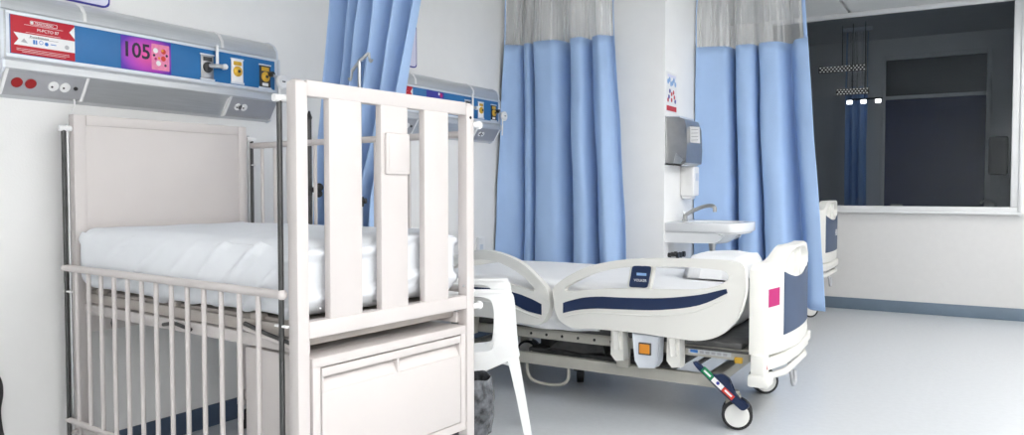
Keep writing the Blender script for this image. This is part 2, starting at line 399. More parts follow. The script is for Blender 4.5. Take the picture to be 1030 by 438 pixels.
# ------------------------------------------------------------------ headwall units
def headwall(y0, y1, label, second=False):
    L = y1-y0
    root = thing('headwall_panel', label, 'panel', (0,(y0+y1)/2,1.56)); off = (0,(y0+y1)/2,1.56)
    def bld(mb, name, key=None, parent=root, label=None): return mb.build(name, key, parent, label, off=off)
    prof = [(.0,1.99),(.03,1.985),(.062,1.968),(.085,1.935),(.088,1.903),(.084,1.897),(.096,1.892),(.1,1.885),(.1,1.722),(.098,1.712),(.108,1.70),(.108,1.672),(.1,1.662),(.085,1.655),(.03,1.575),(.0,1.565)]
    bld(MB().prism(prof, y0, y1, lambda a, b, d: (a, d, b)), 'housing', 'alu')
    # end caps and seam bands
    e = MB()
    for ya, yb in ((y0-.006,y0+.004), (y1-.004,y1+.006)):
        bld(MB().prism([(x*1.03, 1.777+(z-1.777)*1.02) for x, z in prof], ya, yb, lambda a, b, d: (a, d, b)), 'end_cap', 'alul')
    top = prof[:5]
    for yy in (y0+.33, y1-.35):
        pp = [(x+.004 if i else x, z+.004) for i, (x, z) in enumerate(top)] + [(x-.006, z-.006) for x, z in reversed(top[1:])] + [(0,1.98)]
        bld(MB().prism(pp, yy-.007, yy+.007, lambda a, b, d: (a, d, b)), 'seam_band', 'nylon')
    bz = MB().box((.098,y0+.012,1.715), (.103,y1-.012,1.729), .001).box((.098,y0+.012,1.880), (.103,y1-.012,1.893), .001).box((.098,y0+.012,1.729), (.103,y0+.026,1.880), .001).box((.098,y1-.03,1.729), (.103,y1-.012,1.880), .001)
    bld(bz, 'bezel', 'alul')
    bld(MB().box((.098,y0+.026,1.729), (.1015,y1-.03,1.880), .0005), 'fascia', 'blue')
    # underside modules
    def under(y_a, y_b, socks, label=None):
        pp = [(.098,1.668),(.03,1.572),(.026,1.580),(.088,1.668)]
        o = bld(MB().prism([(.104,1.664),(.052,1.582),(.03,1.575),(.08,1.664)], y_a, y_b, lambda a, b, d: (a, d, b)), 'socket_tray', 'alud')
        for q in (y_a, y_b):
            bld(MB().prism([(.110,1.668),(.050,1.574),(.03,1.572),(.085,1.668)], q-.006, q+.006, lambda a, b, d: (a, d, b)), 'tray_rim', 'nylon', o)
        for yy, key, rr in socks:
            nrm = Vector((.844,0,-.535)); c0 = Vector((.078,yy,1.622)); m = MB().use(key)
            m.tube([c0-nrm*.004, c0+nrm*.004], rr, 16)
            if key == 'nylon': m.use('darkgrey').tube([c0+nrm*.003+Vector((0,.004,.004)), c0+nrm*.006+Vector((0,.004,.004))], .004, 8).tube([c0+nrm*.003+Vector((0,-.006,-.002)), c0+nrm*.006+Vector((0,-.006,-.002))], .004, 8)
            m.mats or m.use(key)
            bld(m, 'socket' if key != 'darkgrey' else 'cable_clip', None, o)
    under(y0+.012, y0+.33, [(y0+.060,'redsock',.021), (y0+.112,'redsock',.021), (y0+.20,'nylon',.021), (y0+.247,'nylon',.021), (y0+.292,'darkgrey',.008)])
    under(y1-.315, y1-.012, [(y1-.255,'nylon',.019), (y1-.215,'nylon',.019), (y1-.24,'darkgrey',.0125)])
    # red information sheet
    p0, p1 = y0+.030, y0+.278
    s = bld(MB().box((.101,p0,1.731), (.1028,p1,1.879), .0003), 'information_sheet', 'red', label='red and white information sheet')
    wb = [(p0+.012,1.818),(p1,1.800),(p1,1.760),(p0+.010,1.773),(p0+.028,1.795)]
    wb = [(p0+.010,1.813),(p1,1.813),(p1,1.765),(p0+.010,1.765),(p0+.028,1.789)]
    m = MB().prism(wb, .1026, .1033, lambda a, b, d: (d, a, b)); m.prism([(p1,1.872),(p1,1.822),(p1-.022,1.846)], .1026, .1033, lambda a, b, d: (d, a, b))
    bld(m, 'white_ribbon', 'white', s)
    m = MB().use('white')
    pm = (p0+p1)/2
    m.prism(rrect(p0+.072,1.852,p0+.178,1.867,.004), .1026, .1033, lambda a, b, d: (d, a, b), holes=[rrect(p0+.0735,1.8535,p0+.1765,1.8655,.003)])
    m.lathe([(.0055,0),(.0055,.0008)], (.1026,p0+.080,1.8595), 'x', 12)
    m.text('TRASTORNO', .012, FACEX(.1030,p0+.090,1.8555))
    m.text('M-PCTO 07', .017, FACEX(.1030,p0+.098,1.828))
    for zz, a, bb in ((1.848,.05,.20),(1.8185,.055,.19),(1.752,.02,.225),(1.746,.02,.225),(1.740,.04,.21)):
        m.box((.1026,p0+a,zz-.0006), (.1032,p0+bb,zz+.0006), 0)
    m.use('ink'); m.text('Procedimientos', .0115, FACEX(.1036,p0+.070,1.800)); m.box((.103,p0+.066,1.7985), (.1036,p0+.18,1.7995), 0)
    m.use('inkblue').box((.103,p0+.082,1.776), (.1037,p0+.090,1.793), .0003).box((.103,p0+.092,1.776), (.1037,p0+.098,1.793), .0003)
    m.lathe([(.0075,0),(.0075,.0007)], (.1031,p0+.134,1.783), 'x', 14).box((.103,p0+.15,1.783), (.1036,p0+.172,1.786), 0)
    m.lathe([(.008,0),(.008,.0006)], (.1031,p0+.113,1.786), 'x', 14)
    m.use('white').lathe([(.006,0),(.006,.0008)], (.1032,p0+.113,1.786), 'x', 14)
    m.use('alud').prism([(p0+.036,1.778),(p0+.062,1.776),(p0+.048,1.793)], .1031, .1036, lambda a, b, d: (d, a, b)).lathe([(.009,0),(.009,.0006)], (.1031,p0+.215,1.783), 'x', 14)
    bld(m, 'print', None, s)
    if not second:
        q0 = y0+.480
        k = bld(MB().box((.101,q0,1.731), (.1028,q0+.245,1.877), .0003), 'room_number_card', 'card', label='purple and pink card reading 105')
        bld(MB().text('105', .092, FACEX(.1033,q0+.004,1.788), bold=.0016), 'number', 'ink', k)
        # plain flower dots in place of the drawing on the card
        m = MB().use('pinkpale'); m.prism(rrect(q0+.146,1.745,q0+.236,1.862,.004), .1026, .1031, lambda a, b, d: (d, a, b))
        for i, (a, b_, kk) in enumerate(((.166,1.832,'white'),(.206,1.832,'scarlet'),(.180,1.776,'white'),(.205,1.800,'scarlet'),(.166,1.795,'pink'),(.215,1.770,'ink'),(.222,1.815,'ink'),(.158,1.81,'ink'),(.183,1.80,'orange'),(.2,1.836,'orange'))):
            rr = .012 if kk in ('white','scarlet') else .006
            m.use(kk).lathe([(rr,0),(rr,.0008)], (.1030+.0001*i,q0+a,b_), 'x', 12)
        bld(m, 'picture', None, k)
    else:
        q0 = y0+.43
        k = bld(MB().box((.101,q0,1.731), (.1028,q0+.20,1.877), .0003), 'room_number_card', 'indigo', label='dark blue card')
        m = MB().use('pink')
        m.lathe([(.016,0),(.016,.0008)], (.1030,q0+.165,1.855), 'x', 14); m.use('white').lathe([(.009,0),(.009,.0008)], (.1033,q0+.14,1.862), 'x', 12)
        bld(m, 'picture', None, k)
    # gas outlets
    def outlet(yc, zc, k1, k2):
        o = bld(MB().box((.100,yc-.036,zc-.058), (.106,yc+.036,zc+.058), .002), 'gas_outlet', k1)
        m = MB().use(k2)
        m.lathe([(.026,0),(.026,.006),(.018,.012),(.0,.013)], (.106,yc,zc-.002), 'x', 18); m.use('darkgrey').lathe([(.008,0),(.008,.003)], (.118,yc,zc-.002), 'x', 12)
        m.use(k2).box((.1055,yc-.024,zc+.028), (.109,yc+.024,zc+.048), .001)
        bld(m, 'valve', None, o)
        bld(MB().box((.1,yc-.040,zc-.066), (.110,yc+.040,zc-.056), .002), 'bracket', 'alul', o); bld(MB().box((.1,yc-.040,zc+.056), (.108,yc+.040,zc+.063), .002), 'bracket', 'alul', o)
        m = MB().box((.105,yc-.020,zc-.050), (.1065,yc+.020,zc-.034), .0005); bld(m, 'label_plate', 'white' if k1 != 'steel' else 'alud', o)
        return o
    o1 = outlet(y1-.452, 1.795, 'steel', 'darkgrey'); o2 = outlet(y1-.275, 1.798, 'white', 'brass'); o3 = outlet(y1-.097, 1.793, 'darkgrey', 'brass')
    m = MB().use('nylon').tube([(.118,y1-.405,1.905),(.118,y1-.405,1.808)], .0075, 10).use('chrome').tube([(.112,y1-.452,1.80),(.128,y1-.405,1.803),(.134,y1-.37,1.803)], .011, 10).use('nylon').lathe([(.014,0),(.014,.02),(.01,.026)], (.122,y1-.375,1.803), 'x', 14)
    bld(m, 'flow_regulator')
    g = bld(MB().use('darkgrey').lathe([(.014,0),(.014,.03)], (.112,y1-.075,1.805), 'x', 14).use('chrome').tube([(.14,y1-.075,1.80),(.14,y1-.045,1.79)], .008, 8), 'suction_adapter')
    m = MB().use('nylon').lathe([(.037,0),(.037,.014),(.032,.018)], (.146,y1-.024,1.770), 'x', 24).use('ink').box((.1635,y1-.034,1.768), (.165,y1-.012,1.774), 0)
    bld(m, 'dial_gauge', None, g, 'round white dial gauge')
    bld(MB().tube([(.15,y1-.043,1.77),(.15,y1-.043,1.70),(.147,y1-.042,1.62)], .0055, 8), 'clear_tube', 'nylon', g)
    return root
M['pinkpale'] = mat('pale_pink_print', (.80,.25,.42), .5, var=.1, vscale=60)
headwall(1.563, 2.936, 'grey headwall panel with blue strip and purple 105 card above the crib headboard')
headwall(3.80, 5.172, 'farther grey headwall panel with dark blue card, beyond the gathered curtain', True)

# framed notices above the panels
def notice(y0, y1, z0, label):
    root = thing('wall_notice', label, 'notice', (0,(y0+y1)/2,z0)); off = (0,(y0+y1)/2,z0)
    MB().prism(rrect(y0,z0,y1,z0+.30,.03), .0, .008, fyz, bev=.002).build('border', 'indigo', root, off=off)
    MB().prism(rrect(y0+.008,z0+.008,y1-.008,z0+.292,.024), .0075, .0095, fyz).build('paper', 'lilac', root, off=off)
notice(1.84, 2.055, 2.000, 'lilac notice with dark blue rounded border above the nearer headwall panel')
notice(4.03, 4.245, 2.03, 'lilac notice with dark blue rounded border half hidden by the gathered curtain')

# ------------------------------------------------------------------ crib
CR = thing('hospital_crib', 'white metal hospital crib with slatted footboard and barred side rails', 'crib', (.12,1.82,0), (0,0,math.radians(-5)))
CW = .825
hb = MB().box((-.045,0,.12), (-.002,.05,1.512), .004).box((-.045,CW-.045,.12), (-.002,CW,1.512), .004).box((-.043,.05,1.468), (-.001,CW-.045,1.512), .003)
hb.build('headboard_frame', 'crib', CR)
MB().box((-.038,.048,.60), (-.006,CW-.043,1.470), .002).build('headboard_panel', 'crib', CR)
FX = 1.45
for w0 in (-.026, CW-.045):
    m = MB().box((FX-.045,w0,.12), (FX,w0+.045,1.528), .004); m.ball((FX-.0225,w0+.0225,1.526), (.024,.024,.010), 14); m.build('post', 'crib', CR)
MB().box((FX-.042,.018,1.486), (FX-.002,CW-.045,1.535), .004).build('top_rail', 'crib', CR)
MB().box((FX-.045,.018,.740), (FX-.0005,CW-.045,.792), .004).build('lower_rail', 'crib', CR)
for i, (a, bb) in enumerate(((.105,.243),(.330,.460),(.545,.678))):
    sl = MB().box((FX-.032,a,.786), (FX-.004,bb,1.490), .004).build('slat', 'crib', CR)
    if i == 1:
        MB().box((FX-.006,.345,1.252), (FX+.008,.459,1.394), .006).box((FX+.006,.356,1.262), (FX+.0095,.450,1.384), .002).build('label_holder', 'crib', sl)
for a in (.06, .762): MB().ball((FX-.002,a,.83 if a < .5 else .83), .005, 8).build('screw', 'chrome', CR)
MB().ball((FX-.001,CW-.022,1.478), .006, 8).build('screw', 'rubber', CR)
# deck frame under the mattress
m = MB().use('crib').box((-.002,.028,.682), (FX-.045,.058,.724), .004).box((-.002,CW-.058,.682), (FX-.045,CW-.028,.724), .004)
m.use('deck').box((.0,.034,.730), (FX-.07,.060,.768), .003).box((0,CW-.06,.730), (FX-.07,CW-.034,.768), .003).box((0,.06,.752), (FX-.06,CW-.06,.778), .002)
m.box((FX-.10,.05,.705), (FX-.06,CW-.05,.752), .004)
for l in (.05,.4,.75,1.05): m.box((l,.05,.712), (l+.03,CW-.05,.752), .002)
for l in (.08,.62,1.12,1.30): m.box((l,.04,.768), (l+.05,.075,.79), .002)
m.build('mattress_deck', None, CR)
for pts, r_, k_ in (([(.2,.052,.715),(.2,.04,.66),(.2,.05,.62)],.004,'rod'), ([(.62,.02,.70),(.70,.015,.715),(.80,.02,.70)],.007,'rod'), ([(1.12,.02,.755),(1.25,.01,.735),(1.37,.02,.712)],.008,'rod'), ([(1.10,.015,.745),(1.25,.005,.725),(1.38,.015,.702)],.007,'crib')):
    MB().tube(pts, r_, 8).build('release_link', k_, CR)
# drawer cabinet
D = .345
cab = MB().box((FX-D,.030,.272), (FX-.09,CW-.052,.674), .003).box((FX-.09,.030,.645), (FX-.001,CW-.052,.676), .002).box((FX-.09,.030,.270), (FX-.001,CW-.052,.302), .002).box((FX-.09,.030,.300), (FX-.001,.060,.648), .002).box((FX-.09,CW-.080,.300), (FX-.001,CW-.052,.648), .002).build('drawer_cabinet', 'crib', CR)
f = MB(); a, bb = .0650, CW-.0850
f.box((FX-.028,a,.306), (FX+.001,bb,.566), .002).box((FX-.010,a,.614), (FX+.001,bb,.6405), .0015)
mid = (a+bb)/2
for x0, x1 in ((a, a+.006), (mid-.005, mid+.005), (bb-.006, bb)): f.box((FX-.028,x0,.560), (FX+.001,x1,.616), .001)
f.prism([(FX-.0,.562),(FX-.026,.612),(FX-.028,.614),(FX-.028,.562)], a+.002, bb-.002, lambda p, q, d: (p, d, q))
f.build('drawer_front', 'crib', cab)
# under-frame and castors out of view
m = MB().box((0,.01,.15), (FX-.04,.04,.20), .004).box((0,CW-.04,.15), (FX-.04,CW-.01,.20), .004); m.build('base_rail', 'crib', CR)
for l in (-.024, FX-.0225):
    for w_ in (.0225, CW-.0225):
        o = MB().lathe([(.02,.10),(.02,.13)], (l,w_,0), 'z', 12).box((l-.005,w_-.022,.05), (l+.03,w_-.016,.11), .002).box((l-.005,w_+.016,.05), (l+.03,w_+.022,.11), .002).build('castor', 'chrome', CR)
        MB().lathe([(.035,-.014),(.05,-.012),(.05,.012),(.035,.014)], (l+.012,w_,.05), 'y', 20).build('wheel', 'rubber', o)
# guide rods and side rails
def side(wr, sgn, ztop, zbot, wpole):
    for l in (-.012, 1.385):
        o = MB().tube([(l,wpole,.16),(l,wpole,1.455 if l < 0 else 1.475)], .0085, 12).build('guide_rod', 'rod', CR)
        zt = 1.452 if l < 0 else 1.478
        p = MB().tube([(l,wpole-.02*sgn,zt),(l,wpole+.03*sgn,zt)], .012, 12)
        p.tube([(l,wpole,zt),(l+(.03 if l > 0 else -.03),wpole+.04*sgn,zt)], .010, 10)
        p.build('rod_bracket', 'nylon', o)
        MB().tube([(l,wpole+.00*sgn,.19),(l+(.02 if l > 0 else -.02),wpole+.05*sgn,.19)], .009, 8).build('rod_foot', 'crib', o)
        if l < 0: MB().tube([(l-.004,wpole+.018*sgn,.2),(l-.004,wpole+.018*sgn,1.47)], .006, 8).build('lift_rod', 'chrome', o)
    r = MB().tube([(-.03,wr,ztop),(1.395,wr,ztop)], .0145, 12); r.tube([(-.025,wr,zbot),(1.392,wr,zbot)], .012, 10)
    for l in (-.02,1.387): r.ball((l,wr,ztop), (.017,.017,.017), 12)
    rail = r.build('side_rail', 'crib', CR)
    for k in range(13):
        l = .075+.0995*k
        MB().tube([(l,wr,zbot),(l,wr,ztop)], .0085, 10).build('bar', 'crib', rail)
    c_ = MB()
    for l in (.0, 1.385): c_.box((l-.03,wr-.006,ztop-.10), (l+.03,wr+.006,ztop-.093), .001)
    c_.build('rail_clip', 'nylon', rail)
side(-.035, 1, .878, .245, -.036)
side(CW+.035, -1, 1.420, .80, CW+.036)
for z in (1.455, .74): MB().tube([(FX-.02,CW-.0,z),(FX-.02,CW+.05,z)], .011, 10).ball((FX-.02,CW+.055,z), (.017,.017,.017), 10).build('side_stop', 'nylon', CR)
m = MB().box((FX-.012,CW-.001,.80), (FX-.006,CW+.012,.81), .001); m.build('side_plate', 'nylon', CR)

# crib mattress with fitted sheet
def cushion(l0, l1, w0, w1, z0, z1, nu, nw, wr, seed, crown=.012, R=.045):
    """closed rounded mattress mesh with modelled wrinkles"""
    t = bmesh.new(); bmesh.ops.create_cube(t, size=1)
    bmesh.ops.subdivide_edges(t, edges=t.edges[:], cuts=nu, use_grid_fill=True)
    out = MB()
    dx, dy, dz = l1-l0, w1-w0, z1-z0
    for v in t.verts:
        p = Vector((l0+(v.co.x+.5)*dx, w0+(v.co.y+.5)*dy, z0+(v.co.z+.5)*dz))
        q = Vector((min(max(p.x,l0+R),l1-R), min(max(p.y,w0+R),w1-R), min(max(p.z,z0+R),z1-R)))
        d = p-q
        if d.length > 1e-6: p = q + d.normalized()*R*min(1, max(abs(d.x), abs(d.y), abs(d.z))/R)
        nrm = (p-Vector(((l0+l1)/2, (w0+w1)/2, (z0+z1)/2))); nrm = Vector((0,0,1)) if abs(v.co.z-.5) < 1e-4 else (d.normalized() if d.length > 1e-6 else nrm.normalized())
        u_, w_ = (p.x-l0)/dx, (p.y-w0)/dy
        p.z += crown*math.sin(PI*u_)*math.sin(PI*max(0, min(1, w_)))*(1 if v.co.z > .4 else 0)
        a = noise.noise(Vector((p.x*2.2+seed, p.y*4, p.z*5)))*.006
        # diagonal gathered folds on the sides
        k = math.sin((p.x*1.0 - p.z*1.3 + noise.noise(Vector((p.x*2, p.y*2, seed)))*.25)*34)
        side_ = 1 - max(0, min(1, (abs(v.co.z-.5) < 1e-4)*1.0))
        k2 = max(0, k)**3
        amp = wr*(side_*1.0 + (1-side_)*.22)*max(0, .35+noise.noise(Vector((p.x*1.7, seed, p.z*2)))*1.3)
        v.co = p + nrm*(a + k2*amp)
    bmesh.ops.recalc_face_normals(t, faces=t.faces[:])
    out._merge(t); return out
cm = cushion(.002, 1.392, -.004, CW-.015, .792, 1.040, 90, 24, .042, 3.1, .016, .062)
o = cm.build('crib_mattress', 'sheet', None, sharp=180); tag(o, 'mattress with pale bluish-white fitted sheet lying in the crib', 'mattress'); o.location = (.12,1.82,0); o.rotation_euler = (0,0,math.radians(-5))

# ------------------------------------------------------------------ hospital beds
rail_out = [(1.328,.605),(1.331,.665),(1.437,.742),(1.584,.804),(1.809,.843),(2.124,.855),(2.315,.852),(2.360,.826),(2.370,.752),(2.362,.670),(2.327,.571),(2.256,.491),(2.152,.452),(2.025,.449),(1.811,.458),(1.586,.456),(1.438,.452),(1.355,.500)]
rail_hole = [(1.393,.655),(1.437,.690),(1.584,.757),(1.765,.797),(2.022,.812),(2.245,.808),(2.287,.785),(2.275,.752),(2.175,.712),(2.023,.694),(1.699,.680),(1.437,.648)]
str_t = [(1.389,.583),(1.480,.613),(1.585,.631),(1.76,.637),(1.961,.650),(2.14,.679),(2.278,.718)]
str_b = [(1.389,.527),(1.470,.550),(1.585,.567),(1.76,.576),(1.94,.588),(2.141,.627),(2.284,.698)]
hr_half = [(.870,.850),(.993,.834),(1.125,.787),(1.221,.714),(1.284,.652),(1.303,.575),(1.291,.503),(1.240,.450),(1.125,.446),(.96,.456),(.870,.460)]
hh_half = [(.870,.795),(.993,.778),(1.125,.719),(1.205,.652),(1.189,.634),(1.092,.655),(.96,.676),(.870,.682)]
mir = lambda pts, c: pts[:-1] + [(2*c-x, z) for x, z in reversed(pts[:-1])][:-1] if False else pts + [(2*c-x, z) for x, z in reversed(pts[1:-1])]
def make_bed(label, dx, dy, lift, full=True):
    O = (1.40,4.35,0)
    root = thing('hospital_bed', label, 'bed', (O[0]+dx,O[1]+dy,0))
    def bld(mb, name, key=None, parent=root, label=None, up=True, sharp=35):
        o = mb.build(name, key, parent, label, off=(O[0],O[1],O[2]-(lift if up else 0)), sharp=sharp); return o
    YC = 4.35
    # base
    m = MB()
    for y in (3.915,4.725): m.box((.52,y-.02,.188), (2.21,y+.02,.252), .006)
    for x in (.60,2.16): m.box((x-.035,3.915,.192), (x+.035,4.725,.246), .006)
    m.use('bedmetal'); bld(m, 'base_frame', 'bedmetal', up=False)
    m = MB().use('beddark')
    m.box((1.0,4.05,.20), (1.9,4.55,.25), .01).box((1.05,4.1,.25), (1.35,4.5,.385+lift), .02).box((1.55,4.1,.25), (1.8,4.5,.385+lift), .02)
    bld(m, 'lift_mechanism', None, up=False)
    m = MB().use('beddark').prism([(1.18,.27),(1.26,.335),(1.38,.345),(1.52,.33),(1.54,.28),(1.4,.262)], 3.98, 4.06, fxz, bev=.01); bld(m, 'actuator_cover', None)
    m = MB().tube(smooth_loop([(1.09,3.935,.25),(1.06,3.93,.16),(1.10,3.93,.085),(1.25,3.93,.075),(1.33,3.93,.12),(1.32,3.935,.25)], 5, False), .009, 8)
    bld(m, 'cable_loop', 'bedmetal', up=False)
    for (cx, cy, ang) in ((2.285,3.90,.25),(2.235,4.67,.6),(.62,3.915,.2),(.62,4.70,.2)):
        o = bld(MB().lathe([(.022,.15),(.022,.19)], (cx,cy,0), 'z', 12), 'caster', 'bedmetal', up=False)
        R_ = Matrix.Translation((cx,cy,0)) @ Matrix.Rotation(ang, 4, 'Z')
        t = MB().use('bedmetal').box((-.045,-.034,.06), (.03,.034,.175), .012, 3, R_); t.use('bedmetal').box((-.02,-.036,.03), (.035,.036,.10), .01, 2, R_)
        bld(t, 'fork', None, o, up=False)
        t = MB(); pass
        for s in (-.030, .030):
            t.use('rubber'); n = 26
            a = R_ @ Vector((.012,s-.017,.075)); b_ = R_ @ Vector((.012,s+.017,.075)); dv = (b_-a)
            t.tube([a, a+dv*.12, a+dv*.88, b_], [.066,.075,.075,.066], n)
            t.use('wheel'); e = 1 if s > 0 else -1
            c0 = (a+b_)/2 + dv.normalized()*e*.0172
            t.tube([c0, c0+dv.normalized()*e*.004], [.060,.057], n)
        bld(t, 'wheel', None, o, up=False)
    bld(MB().use('rubber').tube([(1.19,4.33,.07),(1.225,4.35,.07)], .07, 24).use('alud').tube([(1.226,4.325,.07),(1.232,4.329,.07)], .03, 16).use('beddark').box((1.17,4.31,.07), (1.24,4.37,.20), .01), 'centre_wheel', None, up=False)
    # brake pedal with coloured stickers
    ped = [(2.100,.328),(2.125,.330),(2.175,.285),(2.215,.280),(2.250,.285),(2.285,.262),(2.300,.215),(2.345,.165),(2.375,.150),(2.372,.132),(2.345,.120),(2.300,.150),(2.23,.205),(2.165,.262),(2.12,.300)]
    p = bld(MB().prism(smooth_loop(ped, 3), 3.800, 3.822, fxz, bev=.004), 'brake_pedal', 'navy', up=False)
    ax = Vector((2.345-2.125,0,.125-.305)).normalized(); nx = Vector((-ax.z,0,ax.x))*-1
    base = Vector((2.128,0,.296)); nx = Vector((.63,0,.77)) if True else nx
    for i, (key, nm) in enumerate((('green','green_sticker'),('white','white_sticker'),('scarlet','red_sticker'))):
        q = [base+ax*(.012+.068*i), base+ax*(.012+.068*i+.066)]
        pl = [(q[0]+nx*.004), (q[1]+nx*.004), (q[1]+nx*.036), (q[0]+nx*.036)]
        t = MB().use(key).prism([(v.x, v.z) for v in pl], 3.7985, 3.8005, fxz)
        if i == 1:
            cc = (pl[0]+pl[2])/2; t.use('indigo').lathe([(.009,0),(.009,.001)], (cc.x,3.7975,cc.z), 'y', 10)
        else:
            cc = (pl[0]+pl[2])/2
            mx = Matrix.Translation((cc.x,3.7980,cc.z)) @ Matrix.Rotation(math.atan2(-ax.z, ax.x), 4, 'Y') @ Matrix(((1,0,0,-.022),(0,0,-1,0),(0,1,0,-.006),(0,0,0,1)))
            t.use('white').box((-.0,-.0,0), (.044,.010,.0006), 0, 1, mx)
        bld(t, nm, None, p, up=False)
    bld(MB().tube([(2.11,3.83,.315),(2.11,4.70,.315)], .012, 10), 'pedal_shaft', 'beddark', up=False)
    # deck
    m = MB().use('bedmetal')
    for y in (3.90,4.80): m.box((.55,y-.02,.345), (2.36,y+.02,.402), .005)
    for x in (.6,1.1,1.62,2.1,2.33): m.box((x-.03,3.9,.35), (x+.03,4.8,.40), .004)
    bld(m, 'deck_frame')
    bld(MB().box((.40,3.86,.405), (2.33,4.84,.436), .008), 'deck_plate', 'beddark')
    m = MB().use('bedmetal').box((1.06,3.875,.352), (1.66,3.882,.392), .002)
    for k in range(6): m.use('rubber').ball((1.12+.1*k,3.874,.372), .008, 8)
    bld(m, 'deck_bracket', None)
    bld(MB().box((1.66,3.85,.245), (1.73,3.89,.415), .006), 'upright', 'bedmetal')
    bld(MB().box((2.04,3.86,.385), (2.36,3.885,.395), .001), 'bumper_strip', 'beddark')
    bld(MB().box((2.29,3.86,.335), (2.33,3.88,.365), .004), 'orange_knob', 'brass')
    m = MB().use('alu').box((2.05,3.8785,.358), (2.27,3.8795,.382), 0).use('inkblue').box((2.06,3.878,.363), (2.10,3.8787,.378), 0).use('alud')
    for k in range(5): m.box((2.11+.03*k,3.878,.362), (2.13+.03*k,3.8787,.375), 0)
    bld(m, 'rating_plate', None)
    # side rails
    def rails(yf, s):
        nm = 'foot_side_rail'
        F = (lambda a, b_, d: (a, yf + s*d, b_))
        o = bld(MB().prism([(v.x,v.y) for v in smooth_loop(rail_out, 4)], 0, .045, F, holes=[[(v.x,v.y) for v in smooth_loop(rail_hole, 4)]], bev=.009), 'foot_side_rail', 'plastic')
        st = smooth_loop(str_t, 4, False) + list(reversed(smooth_loop(str_b, 4, False)))
        bld(MB().prism([(v.x,v.y) for v in st], -.003, .004, F, bev=.001), 'navy_stripe', 'navy', o)
        gv = smooth_loop([(1.40,.512),(1.47,.532),(1.585,.548),(1.76,.553),(1.94,.562),(2.12,.597),(2.27,.67)], 4, False)
        bld(MB().tube([F(v.x, v.y-.004, .001) for v in gv], .005, 6), 'moulding_ridge', 'plastic', o)
        if s > 0:
            tg = [(1.792,.806),(1.893,.808),(1.873,.697),(1.773,.695)]
            c_ = Vector((sum(p[0] for p in tg)/4, sum(p[1] for p in tg)/4, 0))
            grow = lambda k: [(c_.x+(p[0]-c_.x)*k, c_.y+(p[1]-c_.y)*k) for p in tg]
            rounded = lambda q: [(v.x,v.y) for v in smooth_loop([((q[i][0]*(1-t)+q[(i+1)%4][0]*t), (q[i][1]*(1-t)+q[(i+1)%4][1]*t)) for i in range(4) for t in (.1,.5,.9)], 3)]
            t_ = bld(MB().prism(rounded(grow(1.22)), .004, .040, F, bev=.003), 'control_pod', 'plastic', o)
            p_ = bld(MB().prism(rounded(grow(1.0)), -.003, .006, F, bev=.001), 'control_label', 'navy', t_)
            t_ = MB().use('inkpale').box((1.815,yf-.0042,.758), (1.868,yf-.003,.772), 0).use('white').text('VOLKER', .019, FACENY(1.800,yf-.0036,.727), .0004)
            bld(t_, 'lettering', None, p_)
            for x0 in (1.695, 2.005):
                bld(MB().prism([(x0-.035,.47),(x0+.03,.47),(x0+.035,.30),(x0-.01,.292),(x0-.04,.325)], .03, .10, F, bev=.004).prism([(x0-.02,.47),(x0+.01,.47),(x0+.02,.36),(x0-.01,.35)], .012, .03, F, bev=.003), 'rail_bracket', 'plastic', o)
            g = bld(MB().prism([(1.785,.448),(1.935,.448),(1.925,.31),(1.91,.282),(1.82,.272),(1.795,.31)], .022, .075, F, bev=.008), 'release_housing', 'alul', o)
            g2 = MB().use('beddark').box((1.820,yf+.012,.345), (1.888,yf+.024,.408), .003).use('orange').box((1.826,yf+.008,.351), (1.882,yf+.020,.402), .005)
            bld(g2, 'orange_latch', None, g)
        h = bld(MB().prism([(v.x,v.y) for v in smooth_loop(mir(hr_half,.87), 4)], 0, .045, F, holes=[[(v.x,v.y) for v in smooth_loop(mir(hh_half,.87), 4)]], bev=.009), 'head_side_rail', 'plastic')
        a = [(1.253,.566),(1.157,.600),(1.033,.625),(.87,.632)]; b_ = [(1.253,.506),(1.157,.522),(1.033,.563),(.87,.574)]
        a = a + [(2*.87-x, z) for x, z in reversed(a[:-1])]; b_ = b_ + [(2*.87-x, z) for x, z in reversed(b_[:-1])]
        st = smooth_loop(a, 4, False) + list(reversed(smooth_loop(b_, 4, False)))
        bld(MB().prism([(v.x,v.y) for v in st], -.003, .004, F, bev=.001), 'navy_stripe', 'navy', h)
        gv = smooth_loop([(1.24,.488),(1.15,.512),(1.03,.545),(.87,.556),(.71,.545),(.59,.512),(.50,.488)], 4, False)
        bld(MB().tube([F(v.x, v.y-.004, .001) for v in gv], .005, 6), 'moulding_ridge', 'plastic', h)
        for x0 in (.75,1.0): bld(MB().prism([(x0-.03,.47),(x0+.03,.47),(x0+.02,.35),(x0-.02,.35)], .03, .09, F, bev=.004), 'rail_bracket', 'bedmetal', h)
    rails(3.755, 1)
    # footboard: curved moulded panel with a hand recess
    y0, y1 = 3.83, 4.87; H = (y1-y0)/2
    def top(y):
        t = abs(y-YC)/H
        k = max(0, min(1, (.80-t)/.42)); k = k*k*(3-2*k)
        return .842 + .072*k - .035*max(0, t-.93)/.07
    def bot(y):
        t = abs(y-YC)/H
        return .372 + .02*t*t
    xo = lambda y: 2.452 + .055*max(0, 1-((y-YC)/H)**2)
    def recess(y, z):
        e = math.hypot((y-YC)/.26, (z-.815)/.075)
        if e > 1.12: return 0
        k = max(0, min(1, (1.12-e)/.22)); k = k*k*(3-2*k)
        for c0 in (-.09,.09):
            if abs(y-YC-c0) < .02 and e < 1: k *= .3
        return .056*k
    def front(u, v):
        y = y0+(y1-y0)*u; z = bot(y)+(top(y)-bot(y))*v
        e = min(u, 1-u, v, 1-v); r = .012*(1-min(1, e/.018))**2
        return (xo(y)-recess(y, z)-r, y, z)
